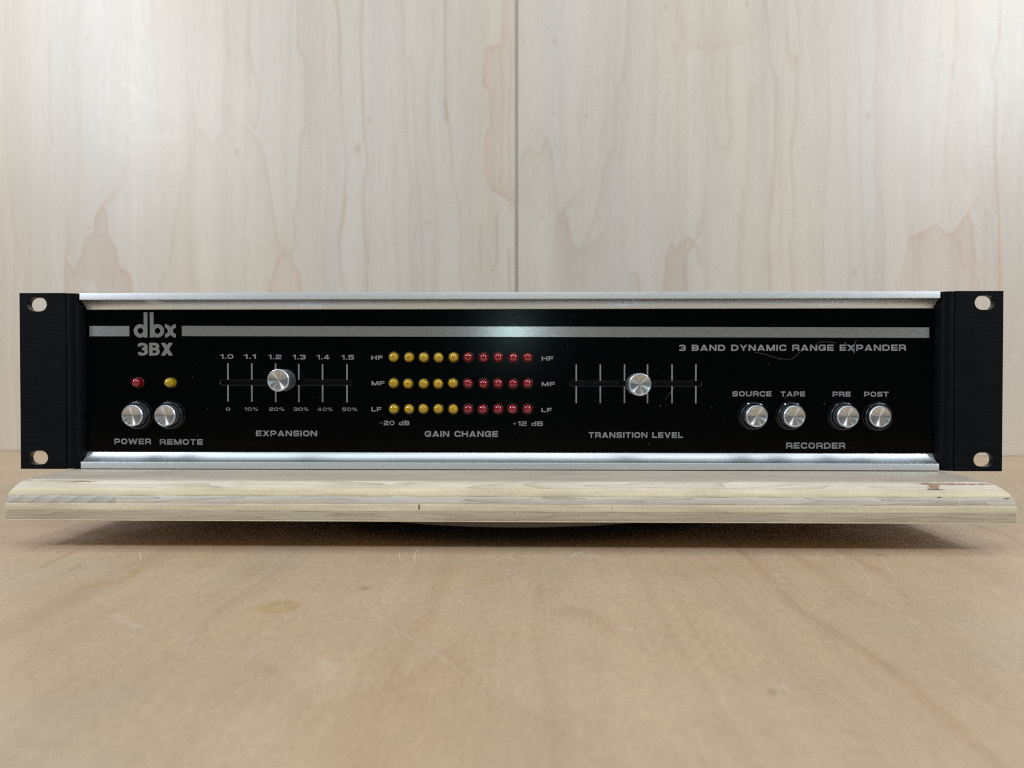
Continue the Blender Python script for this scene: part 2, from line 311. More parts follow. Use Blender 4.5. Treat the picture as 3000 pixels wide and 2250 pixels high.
GRAIN=[
 ('L',0,1.5,0.5,0.3,[(-511.1,399.0),(-507.7,370.8),(-506.8,328.6),(-500.8,323.3),(-493.4,328.3),(-489.7,337.6),(-486.9,370.3),(-480.6,398.2)]),
 ('L',0,1.5,0.45,0.4,[(-380.3,395.5),(-376.9,360.6),(-372.2,350.0),(-365.0,352.2),(-361.1,395.0)]),
 ('L',0,1.0,1.0,0.2,[(-473.8,341.9),(-474.4,267.0),(-472.2,236.5)]),
 ('S',1,5,0.6,0.2,[(-289.6,393.0),(-290.4,330.7),(-293.8,275.3),(-293.2,246.3),(-301.1,240.7),(-307.1,230.3),(-314.2,244.4),(-321.3,251.5),(-324.8,268.9),(-325.7,229.5),(-333.5,208.7),(-339.6,187.8),(-345.8,148.2),(-349.6,113.2),(-360.6,94.6),(-363.1,78.2)]),
 ('S',-1,5,0.7,0.5,[(-264.7,392.4),(-268.1,332.6),(-263.9,309.4),(-259.3,297.8),(-256.6,270.0),(-260.7,249.3),(-267.7,256.3)]),
 ('S',-1,7,0.8,0.3,[(-267.8,249.4),(-259.5,240.0),(-252.5,226.0),(-249.0,207.5),(-242.1,158.8),(-236.3,133.2),(-226.9,127.3),(-221.0,133.1),(-223.2,163.2),(-217.3,179.3),(-214.7,239.3),(-208.8,253.0),(-209.7,315.1),(-217.9,329.1),(-218.1,391.1)]),
 ('S',-1,14,1.0,0.9,[(-461.3,78.7),(-459.7,123.4),(-450.1,105.7),(-442.7,123.3),(-435.2,144.4),(-430.4,142.0),(-426.6,165.4),(-420.4,175.9),(-416.1,165.3),(-414.6,144.2),(-406.2,130.0),(-402.7,111.3),(-391.9,104.1),(-387.2,78.3)]),
 ('S',-1,6,0.9,0.9,[(-249.6,77.6),(-241.1,112.4),(-232.8,128.5),(-226.9,119.2),(-217.5,105.3),(-212.9,77.4)]),
 ('L',0,1.6,0.9,0.2,[(-181.4,390.1),(-175.6,348.8),(-172.4,273.0),(-169.0,215.5),(-172.6,178.7),(-175.1,135.0),(-172.9,104.9),(-168.2,77.2)]),
 ('L',0,2.0,1.0,0.5,[(-170.3,181.0),(-172.7,158.0),(-175.6,135.0)]),
 ('L',0,1.6,1.0,0.3,[(-152.2,389.3),(-154.7,330.0),(-150.3,238.2),(-146.8,215.2),(-151.6,180.8),(-150.5,146.3),(-147.2,77.1)]),
 ('L',0,2.6,0.5,0.3,[(-194.2,390.5),(-192.0,337.7),(-188.8,261.8),(-185.4,215.8),(-189.0,181.2),(-192.7,146.7),(-191.7,77.3)]),
 ('L',0,2.2,0.5,0.3,[(-112.8,388.3),(-110.6,328.9),(-108.4,237.5),(-101.6,191.6),(-105.1,157.3),(-102.9,76.8)]),
 ('L',0,1.5,0.9,0.5,[(-70.1,387.1),(-69.1,282.5),(-64.5,236.8),(-62.3,191.1),(-56.5,177.3),(-54.2,145.3),(-55.4,111.0),(-52.0,94.9),(-49.7,76.6)]),
 ('L',0,3.0,0.4,0.4,[(-81.6,387.4),(-81.7,328.3),(-86.4,271.4),(-81.8,214.2),(-79.6,168.4),(-77.4,76.7)]),
 ('L',0,1.5,0.5,0.4,[(-103.7,317.4),(-101.4,283.1),(-99.2,225.9),(-94.6,168.6),(-90.1,76.8)]),
 ('L',0,2.2,0.45,0.4,[(-123.4,288.1),(-118.9,226.2),(-121.3,168.9),(-115.7,76.9)]),
 ('S',1,10,0.9,0.8,[(-10.6,376.5),(-14.0,329.0),(-28.9,325.9),(-32.3,293.1),(-25.4,281.6),(-24.3,247.5),(-30.0,236.2),(-30.1,199.8),(-22.0,186.0),(-6.0,174.4)]),
 ('L',0,2.5,0.8,0.8,[(-15.1,326.8),(-11.7,281.3),(-14.0,190.5)]),
 ('L',0,1.6,1.6,0.4,[(-69.1,275.6),(-68.0,255.1)]),
 ('L',0,1.4,1.3,0.2,[(-34.0,151.9),(-34.0,106.2)]),
 ('L',0,1.4,1.2,0.3,[(-18.6,160.9),(-19.8,113.0),(-23.2,107.3)]),
 ('L',0,1.4,1.3,0.2,[(-6.0,126.6),(-4.9,76.3)]),
 ('S',1,5,0.8,0.3,[(111.9,382.2),(108.6,355.4),(108.0,324.0),(104.3,292.6),(99.8,284.8),(97.6,261.2),(97.6,229.6),(90.9,219.6),(87.5,207.2),(84.2,177.9),(78.6,157.6),(71.8,144.0),(65.1,126.0),(57.1,130.6),(51.4,148.8),(48.0,165.8),(41.2,160.2),(36.6,198.9),(33.2,223.9),(29.8,235.2),(25.2,219.4),(20.7,219.5),(12.7,228.7),(7.0,222.0),(4.7,210.7)]),
 ('S',-1,16,0.9,0.9,[(38.9,142.1),(40.1,153.4),(48.0,165.8),(51.4,148.8),(57.1,130.6),(65.1,126.0),(70.7,130.4)]),
 ('S',-1,14,1.0,0.9,[(144.1,75.6),(146.2,114.0),(150.6,129.7),(155.1,125.2),(161.8,131.9),(168.5,138.6),(175.2,131.7),(168.5,122.8),(166.4,109.3),(167.6,75.5)]),
 ('S',-1,5,0.7,0.5,[(112.6,75.7),(114.8,102.9),(120.4,102.9),(125.0,75.7)]),
 ('S',1,4,0.6,0.4,[(191.3,319.8),(206.8,320.6),(205.9,259.2),(210.4,243.5),(209.3,227.8),(200.5,223.5),(194.9,228.1),(192.6,250.5),(191.3,319.8)]),
 ('S',1,10,0.5,0.8,[(176.8,321.3),(190.1,322.1),(207.9,321.7),(221.1,323.6)]),
 ('L',0,2.2,0.7,0.4,[(239.6,378.7),(245.3,343.0),(244.3,307.5),(252.1,287.3),(252.3,253.9),(250.3,198.1),(248.2,173.6),(246.2,142.3),(248.7,75.0)]),
 ('L',0,2.0,0.7,0.4,[(261.6,378.1),(262.9,320.4),(266.3,298.1),(270.7,309.1),(271.0,253.5),(266.7,220.2),(269.1,186.7),(270.4,142.1),(267.2,133.1),(269.6,74.9)]),
 ('L',0,1.5,0.5,0.3,[(273.6,377.8),(274.0,309.1),(273.3,231.2)]),
 ('L',0,2,0.6,0.4,[(346.6,375.8),(348.0,318.5),(345.0,274.3),(346.6,196.8),(351.1,172.3),(354.6,141.2),(352.8,74.5)]),
 ('L',0,2.4,0.4,0.4,[(330.5,341.0),(332.0,274.6),(331.3,208.1),(333.7,174.8),(338.7,74.6)]),
 ('L',0,1.6,0.6,0.3,[(288.9,377.4),(289.1,339.8),(296.8,335.1),(304.4,341.6),(307.5,376.9)]),
 ('L',0,2.4,0.6,0.6,[(377.9,375.0),(377.3,306.8),(372.3,251.7),(374.9,185.3),(377.4,141.0),(381.8,118.8),(383.2,74.4)]),
 ('L',0,2.2,0.6,0.4,[(420.9,373.8),(420.4,299.2),(416.3,272.9),(411.3,229.0),(411.6,189.3)]),
 ('L',0,1.8,1.3,0.4,[(461.5,372.7),(460.9,320.3),(453.6,294.1),(459.1,276.5),(458.4,228.2),(461.0,173.2),(462.9,73.9)]),
 ('S',-1,20,1.0,0.9,[(377.5,127.7),(379.6,136.5),(392.5,140.8),(403.3,147.4),(411.9,138.4),(418.4,136.2),(426.9,149.3),(432.2,158.1),(436.6,149.2),(437.8,127.1),(440.1,111.6)]),
 ('L',0,2,1.2,0.7,[(423.8,131.7),(426.1,111.8),(428.4,104.0)]),
 ('L',0,1.5,0.9,0.3,[(435.8,111.7),(437.2,74.1)]),
 ('L',0,1.5,0.9,0.3,[(424.0,111.8),(424.3,74.1)]),
 ('L',0,2.0,0.5,0.5,[(426.5,206.7),(430.9,184.6),(437.3,193.3),(439.7,166.8),(452.6,157.9)]),
 ('L',0,5,0.35,0.5,[(230.1,276.6),(228.1,232.0),(226.0,198.5),(219.6,153.8),(216.6,75.2)]),
 ('L',0,3,0.3,0.4,[(298.0,319.6),(299.6,230.8),(296.6,164.1),(298.2,74.8)]),
 ('L',0,3,0.35,0.4,[(317.9,274.9),(319.5,186.1),(320.8,141.5),(323.4,74.7)]),
 ('L',0,1.8,1.2,0.4,[(418.2,302.6),(417.3,285.0)]),
 ('L',0,1.5,0.6,0.4,[(370.5,355.4),(368.4,342.2),(371.8,328.9)]),
 ('L',0,1.6,0.7,0.5,[(-6.0,385.4),(-5.3,167.6)]),
]
SPOTS= [(-434.2, 343.8, 2.2), (-404.5, 274.6, 2), (-387.2, 255.6, 2.2), (-157.3, 228.0, 4.5), (-279.7, 227.6, 4), (-145.6, 256.5, 3), (-106.0, 314.0, 2), (-261.6, 304.7, 3), (-87.7, 154.3, 2.5), (-324.8, 264.3, 2.5), (-496.2, 146.2, 2), (-433.9, 152.6, 2.5), (-9.4, 333.4, 2.5), (69.4, 257.2, 3), (339.8, 252.3, 3.2), (36.6, 260.5, 2), (26.4, 158.1, 2.5), (41.2, 119.3, 2.5), (7.7, 329.6, 2.5), (38.8, 330.0, 3), (327.6, 102.5, 3.5), (146.6, 361.1, 3), (153.4, 323.4, 2.5), (408.5, 309.4, 2.5), (224.3, 361.4, 3)]
WSCR= [[(-417.0, 315.0), (-371.4, 279.1), (-347.5, 267.0), (-333.2, 257.5)], [(-388.5, 243.3), (-328.5, 241.8)], [(-359.6, 246.8), (-333.3, 249.3)], [(-419.7, 268.3), (-416.3, 240.2)], [(-275.4, 146.3), (-250.5, 135.7)], [(332.7, 167.0), (351.2, 165.7)]]
WHITE= [[(-123.2, -120.8), (-117.7, -127.3), (-109.4, -132.3)], [(-89.4, -138.7), (-87.3, -149.5)], [(-67.2, -149.1), (-66.3, -158.1)], [(-45.3, -158.4), (-39.8, -162.9)], [(-42.5, -165.1), (-40.8, -167.9)], [(38.5, -131.1), (41.3, -131.4), (42.9, -132.8)], [(72.9, -171.4), (75.1, -171.8)]]
SCR= [[(-46.6, -103.8), (-35.3, -125.7), (-21.7, -143.0), (-9.8, -159.3), (1.1, -178.3)], [(-41.4, -87.4), (-35.1, -88.7)], [(-62.6, -116.3), (-49.6, -119.0)], [(-78.7, -97.9), (-73.2, -103.1)], [(-160.3, -39.6), (-150.8, -55.0)], [(-133.3, -29.8), (-129.4, -36.9)], [(103.7, -73.1), (114.0, -68.1)], [(163.3, -39.5), (149.3, -80.8)], [(141.2, -31.8), (135.5, -42.0), (131.6, -51.5)], [(121.7, -32.1), (116.2, -46.2), (115.5, -64.1), (117.4, -80.0), (117.8, -87.2)], [(172.5, -31.2), (162.9, -49.0)], [(147.6, -45.6), (144.1, -63.6), (139.6, -79.5), (132.7, -93.9), (125.3, -104.3)], [(146.7, -29.6), (141.3, -63.6)], [(-4.8, -56.3), (2.0, -44.0), (9.5, -29.9)], [(-22.4, -54.1), (0.3, -44.0)], [(-24.6, -44.5), (-16.2, -43.2)], [(11.0, -32.3), (31.4, -41.9), (40.7, -45.5)], [(16.4, -27.4), (36.0, -41.1), (48.1, -52.8)], [(23.1, -50.1), (31.4, -41.9), (36.6, -34.2)], [(-38.5, -27.2), (-37.7, -43.6), (-35.4, -56.9)], [(-45.3, -39.3), (-42.1, -54.5)], [(3.1, -45.1), (7.1, -56.1)]]

WPOS = {}
def put(name, me, parent, mats, loc=(0, 0, 0), label=None, smooth=None):      # loc is a world position in mm
    base = WPOS.get(parent.name, (0, 0, 0)) if parent else (0, 0, 0)
    o = link(name, me, parent, mats, tuple(a-b for a, b in zip(loc, base)), label, smooth)
    WPOS[o.name] = loc
    return o
def root(name, loc, **tags):
    o = empty(name, loc, **tags); WPOS[o.name] = loc; return o
def copy_part(o, loc, parent):                        # a part with its sub-parts, sharing mesh data
    c = o.copy(); C.objects.link(c); c.parent = parent
    c.location = Vector(tuple(a-b for a, b in zip(loc, WPOS[parent.name])))*S; WPOS[c.name] = loc
    for ch in list(o.children):
        d = ch.copy(); C.objects.link(d); d.parent = c
    return c

# ================================================================ SETTING
TZ = -74.7                                            # table height
def seq(lo, hi, f0, f1, step, coarse):
    a = list(np.arange(lo, f0, coarse))+list(np.arange(f0, f1, step))+list(np.arange(f1, hi+coarse*.5, coarse))
    return np.array(a)
WSLOPE = .031
def wall_pos(Sx, Z):
    k = math.hypot(1, WSLOPE); x = Sx/k; return x, 354-WSLOPE*x, Z
def wall_color(ax, az):
    X, Z = np.meshgrid(ax, az)
    wx = X + vnoise(X, Z, 60, 170, 1)*10 + vnoise(X, Z, 9, 30, 2)*1.6
    wz = Z + vnoise(X, Z, 25, 30, 3)*7
    dark = np.zeros(X.shape); pink = np.zeros(X.shape)
    for tr in GRAIN:
        jx = X + vnoise(X, Z, 14, 60, 5)*3.0; jz = Z+vnoise(X, Z, 9, 16, 6)*4
        paint_trace(jx, jz, dark, pink, tr, ax, az)
    rr = random.Random(3)
    for i in range(34):                               # wide soft bands between them
        x0 = rr.uniform(-690, 690); pts = [(x0+rr.uniform(-7, 7), z) for z in range(-80, 720, 110)]
        paint_trace(X, Z, dark, pink, ('S', rr.choice((-1, 1)), rr.uniform(7, 16), rr.uniform(.22, .5), rr.uniform(.1, .9), pts), ax, az)
    for i in range(40):                               # faint background growth lines, softer than the traced ones
        x0 = rr.uniform(-690, 690); pts = [(x0+rr.uniform(-5, 5), z) for z in range(-80, 720, 80)]
        paint_trace(X, Z, dark, pink, ('S' if rr.random() < .5 else 'L', rr.choice((-1, 1)), rr.uniform(1.8, 6), rr.uniform(.10, .30), rr.uniform(.1, .7), pts), ax, az)
    for x, z, r in SPOTS:
        d = ((X-x)/(r*.8))**2+((Z-z)/(r*1.25))**2; v = 1.1*np.exp(-d*1.4); dark = np.maximum(dark, v*.8); pink = np.maximum(pink, v*.5)
    streak = vnoise(wx, wz, 2.2, 120, 11)*.8+vnoise(wx, wz, 7, 260, 12)*1.3+vnoise(wx, wz, 18, 300, 13)*1.6+vnoise(wx, wz, 90, 240, 14)
    blot = vnoise(X, Z, 30, 40, 15)+vnoise(X, Z, 11, 16, 16)*.5
    warm = vnoise(wx, wz, 55, 330, 17)+vnoise(wx, wz, 14, 180, 18)*.6
    low = np.clip((95-Z)/170, 0, 1)*.0
    v = 1+.045*streak+.02*blot
    base = np.stack([.758*v*(1+.03*warm), .662*v, .562*v*(1-.05*warm)], -1)
    d = dark[..., None]*np.array([.115, .165, .225]); p = pink[..., None]*np.array([.03, .13, .17])
    col = base*(1-d)*(1-p)
    for pts in WSCR:                                  # pale scuffs
        da = np.zeros(X.shape); pa = np.zeros(X.shape); paint_trace(X, Z, da, pa, ('L', 0, .9, .8, 0, pts), ax, az)
        col = col*(1+da[..., None]*.10)
    return col
M_veneer = wood_mat('pale_maple_veneer', .41, (420, 420, 26), fibre=.045, r_var=.012)
BS(M_veneer).inputs['Specular IOR Level'].default_value = .62
_p = noise(M_veneer, 1, (520, 520, 46), 3, .5)
LK(M_veneer, mixc(M_veneer, 1.0, BS(M_veneer).inputs['Base Color'].links[0].from_socket, mixc(M_veneer, rng(M_veneer, _p, .60, .72, 0, 1), (1, 1, 1), (.93, .915, .90)), 'MULTIPLY'), BS(M_veneer).inputs['Base Color'])
wall = root('wall', (0, 354, TZ), kind='structure')
az = seq(TZ, 700, TZ, 400, 1.3, 14)
SEAM = (-0.2, 2.7)
for x0, x1 in ((-720, SEAM[0]), (SEAM[1], 720)):
    if x0 < 0: ax = np.append(seq(x0, x1-1.2, -540, x1-1.3, 1.25, 14), x1)
    else: ax = np.append([x0], seq(x0+1.2, x1, x0+1.2, 510, 1.25, 14))
    ax = np.unique(ax)
    me = grid_mesh('veneer_panel', ax, az, wall_pos, wall_color(ax, az))
    bm = bmesh.new(); bm.from_mesh(me)                # give the panel its thickness: a 4 mm return round the border
    be = [e for e in bm.edges if e.is_boundary]; g = bmesh.ops.extrude_edge_only(bm, edges=be)
    nv = [x for x in g['geom'] if isinstance(x, bmesh.types.BMVert)]
    bmesh.ops.translate(bm, verts=nv, vec=(0, 4*S, 0)); bm.to_mesh(me); bm.free()
    put('veneer_panel', me, wall, [M_veneer], label='pale vertical-grain panel ' + ('left' if x0 < 0 else 'right') + ' of the joint')
M_joint = mat('joint_filler', (.40, .37, .30), .6)
LK(M_joint, mixc(M_joint, noise(M_joint, 1, (300, 300, 12)), (.36, .315, .245), (.45, .40, .32)), BS(M_joint).inputs['Base Color'])
p0 = wall_pos(SEAM[0]-1, 0); p1 = wall_pos(SEAM[1]+1, 0)
put('joint_strip', box_mesh('joint_strip', p0[0], p1[0], p0[1]+.35, p0[1]+3, TZ, 700), wall, [M_joint])

# table
table = root('table', (0, -200, TZ-24), label='pale wooden tabletop with scratches and faint ring stains, under everything', category='table')
tx = seq(-720, 720, -330, 330, 1.5, 12); ty = seq(-430, 380, -262, 0, 1.0, 6)
X, Y = np.meshgrid(tx, ty)
dark = np.zeros(X.shape); pink = np.zeros(X.shape)
jx = X+vnoise(X, Y, 10, 40, 21)*3
rr = random.Random(11)
for tr in [('L', 0, 1.8, .62, .5, [(106, 40), (105.2, -50), (102.7, -77), (100.3, -107), (101.8, -131), (104, -147), (105.2, -163), (105.2, -185), (103, -260)]),
           ('L', 0, 1.0, .9, .5, [(-185.4, -66), (-188.3, -40)]), ('L', 0, .9, .8, .4, [(-170.3, -78), (-172.3, -62)]), ('L', 0, .8, .8, .3, [(-173.8, -36), (-175.1, -20)]),
           ('L', 0, .8, 1.5, .2, [(242, 30), (243.4, 14), (242.8, -6)]), ('L', 0, 2.5, .55, .9, [(23.5, -114), (27.6, -116.5), (31.2, -119.2), (34.6, -128)]),
           ('L', 0, 4.0, .35, .9, [(22, -117), (32, -123), (35, -131)]),
           ('L', 0, 1.5, .35, .9, [(114.4, -107), (116, -102), (118.4, -99.4), (125.1, -98.8)]), ('L', 0, 1.8, .25, .9, [(125, -99), (129.5, -103), (130.8, -106.7)]),
           ('S', 1, 6, .35, .5, [(150, 30), (148, -60), (143, -100), (136, -120), (130, -104), (126, -60), (122, 0)]),
           ('S', -1, 7, .3, .6, [(-60, -160), (-40, -185), (-20, -172), (-12, -150), (0, -176), (18, -195)])]:
    paint_trace(jx, Y, dark, pink, tr, tx, ty)
for i in range(120):
    x0 = rr.uniform(-700, 700); y0 = rr.uniform(-500, 200); ln = rr.uniform(60, 420)
    pts = [(x0+rr.uniform(-2.5, 2.5), y0+ln*k/6) for k in range(7)]
    paint_trace(jx, Y, dark, pink, ('S' if rr.random() < .3 else 'L', rr.choice((-1, 1)), rr.uniform(1.0, 6), rr.uniform(.10, .40), rr.uniform(.2, 1), pts), tx, ty)
for x, y, r in ((163.4, -40.2, 1.6), (70.7, -174, 1.0), (-48.6, -91.8, 1.6), (-194.6, -42.3, .8)):
    v = np.exp(-(((X-x)/r)**2+((Y-y)/(r*1.5))**2)); dark = np.maximum(dark, 1.5*v)
streak = vnoise(jx, Y, 1.4, 60, 31)*.5+vnoise(jx, Y, 5, 160, 32)*.8+vnoise(jx, Y, 22, 260, 33)*1.1
blot = vnoise(X, Y, 28, 34, 34)+vnoise(X, Y, 9, 13, 35)*.6+vnoise(X, Y, 3.2, 4, 36)*.35
grn = vnoise(X, Y, 40, 70, 37)+vnoise(X, Y, 14, 22, 38)*.5
v = 1+.06*streak+.065*blot
col = np.stack([.590*v*(1+.05*grn), .432*v*(1-.02*grn), .284*v*(1-.08*grn)], -1)
col = col*(1-dark[..., None]*np.array([.20, .27, .32]))*(1-pink[..., None]*np.array([.03, .13, .13]))
e = np.sqrt(((X+72.6)/7.4)**2+((Y+112.9)/6.4)**2)      # ring stain, and the broken crescent stain left of it
yel = .8*np.exp(-((e-.66)/.36)**6)
e2 = np.hypot((X+152), (Y+71)*.55)
cx = [(-150, -91.5), (-147.4, -89.7), (-142.8, -86.5), (-142, -81.9), (-143.2, -76), (-144.7, -69.7)]
yd = np.zeros(X.shape); yp = np.zeros(X.shape); paint_trace(X, Y, yd, yp, ('L', 0, 2.2, .8, 0, cx), tx, ty)
yl = np.zeros(X.shape); paint_trace(X, Y, yl, yp, ('L', 0, 3.5, .35, 0, [(-96, -76), (-99, -66)]), tx, ty); paint_trace(X, Y, yl, yp, ('L', 0, 4, .3, 0, [(-8, -88), (-2, -80)]), tx, ty)
yel = np.maximum(np.maximum(yel, yd), yl)
col = col*(1-yel[..., None]*np.array([.10, .17, .42]))
for wpts in WHITE:
    wd_ = np.zeros(X.shape); paint_trace(X, Y, wd_, yp, ('L', 0, .8, 1.0, 0, wpts), tx, ty)
    col = col+wd_[..., None]*np.array([.07, .09, .11])
M_table = wood_mat('worn_maple_tabletop', .40, (500, 26, 500), fibre=.05, r_var=.06)
_a = noise(M_table, 1, (900, 260, 900), 5, .8); _b = noise(M_table, 2600, (1, 1, 1), 3, .8)
_bc = BS(M_table).inputs['Base Color'].links[0].from_socket
_c1 = mixc(M_table, 1.0, _bc, mixc(M_table, rng(M_table, _a, .32, .68, 0, 1), (.875, .86, .84), (1.09, 1.09, 1.09)), 'MULTIPLY')
_c1 = mixc(M_table, 1.0, _c1, mixc(M_table, rng(M_table, _b, .35, .65, 0, 1), (.90, .89, .88), (1.09, 1.09, 1.09)), 'MULTIPLY')
LK(M_table, _c1, BS(M_table).inputs['Base Color'])
me = grid_mesh('table_top', tx, ty, lambda a, b: (a, b, np.full(a.shape, TZ)), col)
put('top_surface', me, table, [M_table])
M_tcore = mat('tabletop_edge', (.42, .33, .23), .6)
LK(M_tcore, mixc(M_tcore, noise(M_tcore, 40, (1, 1, 12)), (.38, .29, .20), (.48, .38, .27)), BS(M_tcore).inputs['Base Color'])
put('core_board', box_mesh('core_board', -722, 722, -432, 381, TZ-24, TZ-.6, .5), table, [M_tcore])
M_scr = mat('scratch', (.80, .72, .60), .55)
LK(M_scr, mixc(M_scr, noise(M_scr, 120), (.72, .61, .47), (.88, .80, .68)), BS(M_scr).inputs['Base Color'])
sv, sf = [], []
def ribbon(pts, wdt, z):
    # smooth the polyline, taper the ends
    P = [np.array(p, float) for p in pts]; Q = []
    for i in range(len(P)-1):
        p0 = P[max(i-1, 0)]; p1 = P[i]; p2 = P[i+1]; p3 = P[min(i+2, len(P)-1)]
        for k in range(6):
            t = k/6; Q.append(.5*((2*p1)+(-p0+p2)*t+(2*p0-5*p1+4*p2-p3)*t*t+(-p0+3*p1-3*p2+p3)*t**3))
    Q.append(P[-1]); n = len(Q); b = len(sv)
    for i, q in enumerate(Q):
        d = Q[min(i+1, n-1)]-Q[max(i-1, 0)]; L = math.hypot(*d) or 1; nrm = np.array([-d[1], d[0]])/L
        ww = wdt*.5*min(1, .25+3*min(i, n-1-i)/n)*rr.uniform(.7, 1.2)
        for s in (-1, 1): sv.append((*(q+s*nrm*ww), z))
    for i in range(n-1): sf.append((b+2*i, b+2*i+1, b+2*i+3, b+2*i+2))
for i, p in enumerate(SCR): ribbon(p, .15 if i == 0 or 6 <= i <= 12 else .24 if i not in (14, 17, 18) else .42, TZ+.02+.0006*i)
for i in range(420):                                  # fine hairline scratches where the turntable is used
    x = rr.gauss(0, 95); y = rr.uniform(-115, -28)-abs(rr.gauss(0, 14)); a = rr.choice((rr.gauss(.3, .5), rr.gauss(2.6, .5))); L = rr.uniform(2, 16); bnd = rr.uniform(-.5, .5)
    pts = [(x+L*t*math.cos(a+bnd*t), y+L*t*math.sin(a+bnd*t)) for t in (0, .33, .66, 1)]
    ribbon(pts, rr.uniform(.06, .15), TZ+.035+.0004*i)
o = put('fine_scratches', fix(mesh('fine_scratches', sv, sf)), table, [M_scr]); o['kind'] = 'stuff'

# ================================================================ PLYWOOD BOARD on its turntable
def ellipse_mask(m, specs):                            # (x, z, rx, rz) in mm -> 0..1
    tc = N(m, 'ShaderNodeTexCoord'); out = None
    nz = N(m, 'ShaderNodeTexNoise'); nz.inputs['Scale'].default_value = 500; LK(m, tc.outputs['Object'], nz.inputs['Vector'])
    for x, z, rx, rz in specs:
        s = N(m, 'ShaderNodeVectorMath', operation='SUBTRACT'); LK(m, tc.outputs['Object'], s.inputs[0]); s.inputs[1].default_value = (x*S, 0, z*S)
        k = N(m, 'ShaderNodeVectorMath', operation='MULTIPLY'); LK(m, s.outputs[0], k.inputs[0]); k.inputs[1].default_value = (1/(rx*S), 0, 1/(rz*S))
        l = N(m, 'ShaderNodeVectorMath', operation='LENGTH'); LK(m, k.outputs[0], l.inputs[0])
        ad = N(m, 'ShaderNodeMath', operation='ADD'); LK(m, l.outputs['Value'], ad.inputs[0]); LK(m, rng(m, nz.outputs['Fac'], .3, .7, -.35, .35), ad.inputs[1])
        r = rng(m, ad.outputs[0], .55, 1.15, 1, 0)
        if out is None: out = r
        else:
            mx = N(m, 'ShaderNodeMath', operation='MAXIMUM'); LK(m, out, mx.inputs[0]); LK(m, r, mx.inputs[1]); out = mx.outputs[0]
    return out
def ply_mat(name, base, kind, marks=(), mark_col=(.12, .06, .03), seed=0.0, brown=(), hatch=False, joints=()):
    m = mat(name, base, .5)
    lo = tuple(c*.84 for c in base); hi = tuple(min(1, c*1.12) for c in base)
    if kind == 'long':
        tc = N(m, 'ShaderNodeTexCoord'); mp = N(m, 'ShaderNodeMapping'); mp.inputs['Scale'].default_value = (6, 40, 130); mp.inputs['Location'].default_value = (seed, seed*2, seed*3)
        no = N(m, 'ShaderNodeTexNoise'); no.inputs['Scale'].default_value = 1; no.inputs['Detail'].default_value = 3
        LK(m, tc.outputs['Object'], mp.inputs[0]); LK(m, mp.outputs[0], no.inputs[0])
        mu = N(m, 'ShaderNodeMath', operation='MULTIPLY'); LK(m, no.outputs['Fac'], mu.inputs[0]); mu.inputs[1].default_value = 11
        fr = N(m, 'ShaderNodeMath', operation='FRACT'); LK(m, mu.outputs[0], fr.inputs[0])
        c = ramp(m, fr.outputs[0], [(0, tuple(x*k for x, k in zip(base, (.72, .68, .62)))), (.04, tuple(x*k for x, k in zip(base, (.84, .80, .75)))), (.18, tuple(x*k for x, k in zip(base, (.92, .90, .87)))), (.45, base), (1, hi)])
        f = noise(m, 1, (160, 600, 1500), 5, .7)
    else:
        f = noise(m, 1, (620, 600, 900), 5, .75)
        g = noise(m, 1, (30, 60, 500), 4, .6)
        c = ramp(m, g, [(.3, lo), (.5, base), (.7, hi)])
    c = mixc(m, 1.0, c, mixc(m, rng(m, f, .3, .7, 0, 1), (.88, .88, .86), (1.08, 1.08, 1.06)), 'MULTIPLY')
    c = mixc(m, 1.0, c, mixc(m, rng(m, noise(m, 22, (1, 1, 1), 2), .35, .65, 0, 1), (.92, .91, .88), (1.06, 1.06, 1.06)), 'MULTIPLY')
    if hatch:                                            # scarfed piece at the left end of this layer
        tc = N(m, 'ShaderNodeTexCoord'); sx = N(m, 'ShaderNodeSeparateXYZ'); LK(m, tc.outputs['Object'], sx.inputs[0])
        k1 = N(m, 'ShaderNodeMath', operation='MULTIPLY'); LK(m, sx.outputs['X'], k1.inputs[0]); k1.inputs[1].default_value = 115
        k2 = N(m, 'ShaderNodeMath', operation='MULTIPLY_ADD'); LK(m, sx.outputs['Z'], k2.inputs[0]); k2.inputs[1].default_value = -190; LK(m, k1.outputs[0], k2.inputs[2])
        k3 = N(m, 'ShaderNodeMath', operation='FRACT'); LK(m, k2.outputs[0], k3.inputs[0])
        hc = ramp(m, k3.outputs[0], [(0, (.38, .335, .28)), (.12, (.52, .47, .405)), (.6, (.60, .545, .475)), (1, (.63, .575, .50))])
        c = mixc(m, rng(m, sx.outputs['X'], -.1715, -.1705, 1, 0), c, hc)
    if joints: c = mixc(m, ellipse_mask(m, joints), c, (.74, .72, .66))
    if brown: 
        k = N(m, 'ShaderNodeMath', operation='MULTIPLY'); LK(m, ellipse_mask(m, brown), k.inputs[0]); k.inputs[1].default_value = .92
        c = mixc(m, k.outputs[0], c, (.32, .165, .08))
    if marks: c = mixc(m, ellipse_mask(m, marks), c, mark_col)
    LK(m, c, BS(m).inputs['Base Color']); bump(m, f, .35, .0002)
    LK(m, rng(m, f, .3, .7, .42, .58), BS(m).inputs['Roughness'])
    return m
board = root('plywood_board', (0, 90, -61.4), label='thick plywood board with rounded front edge and visible layers, under the audio unit', category='board')
BX0, BX1, BY0, BY1 = -220.6, 222.2, -38.6, 215.0
ZT, ZB, ZR = -43.9, -61.4, -54.5
def inset(z):
    if z <= ZR: return 0.0
    t = (z-ZR)/(ZT-ZR)
    return (1-math.sqrt(max(0, 1-(t*.84)**2)))/.4574
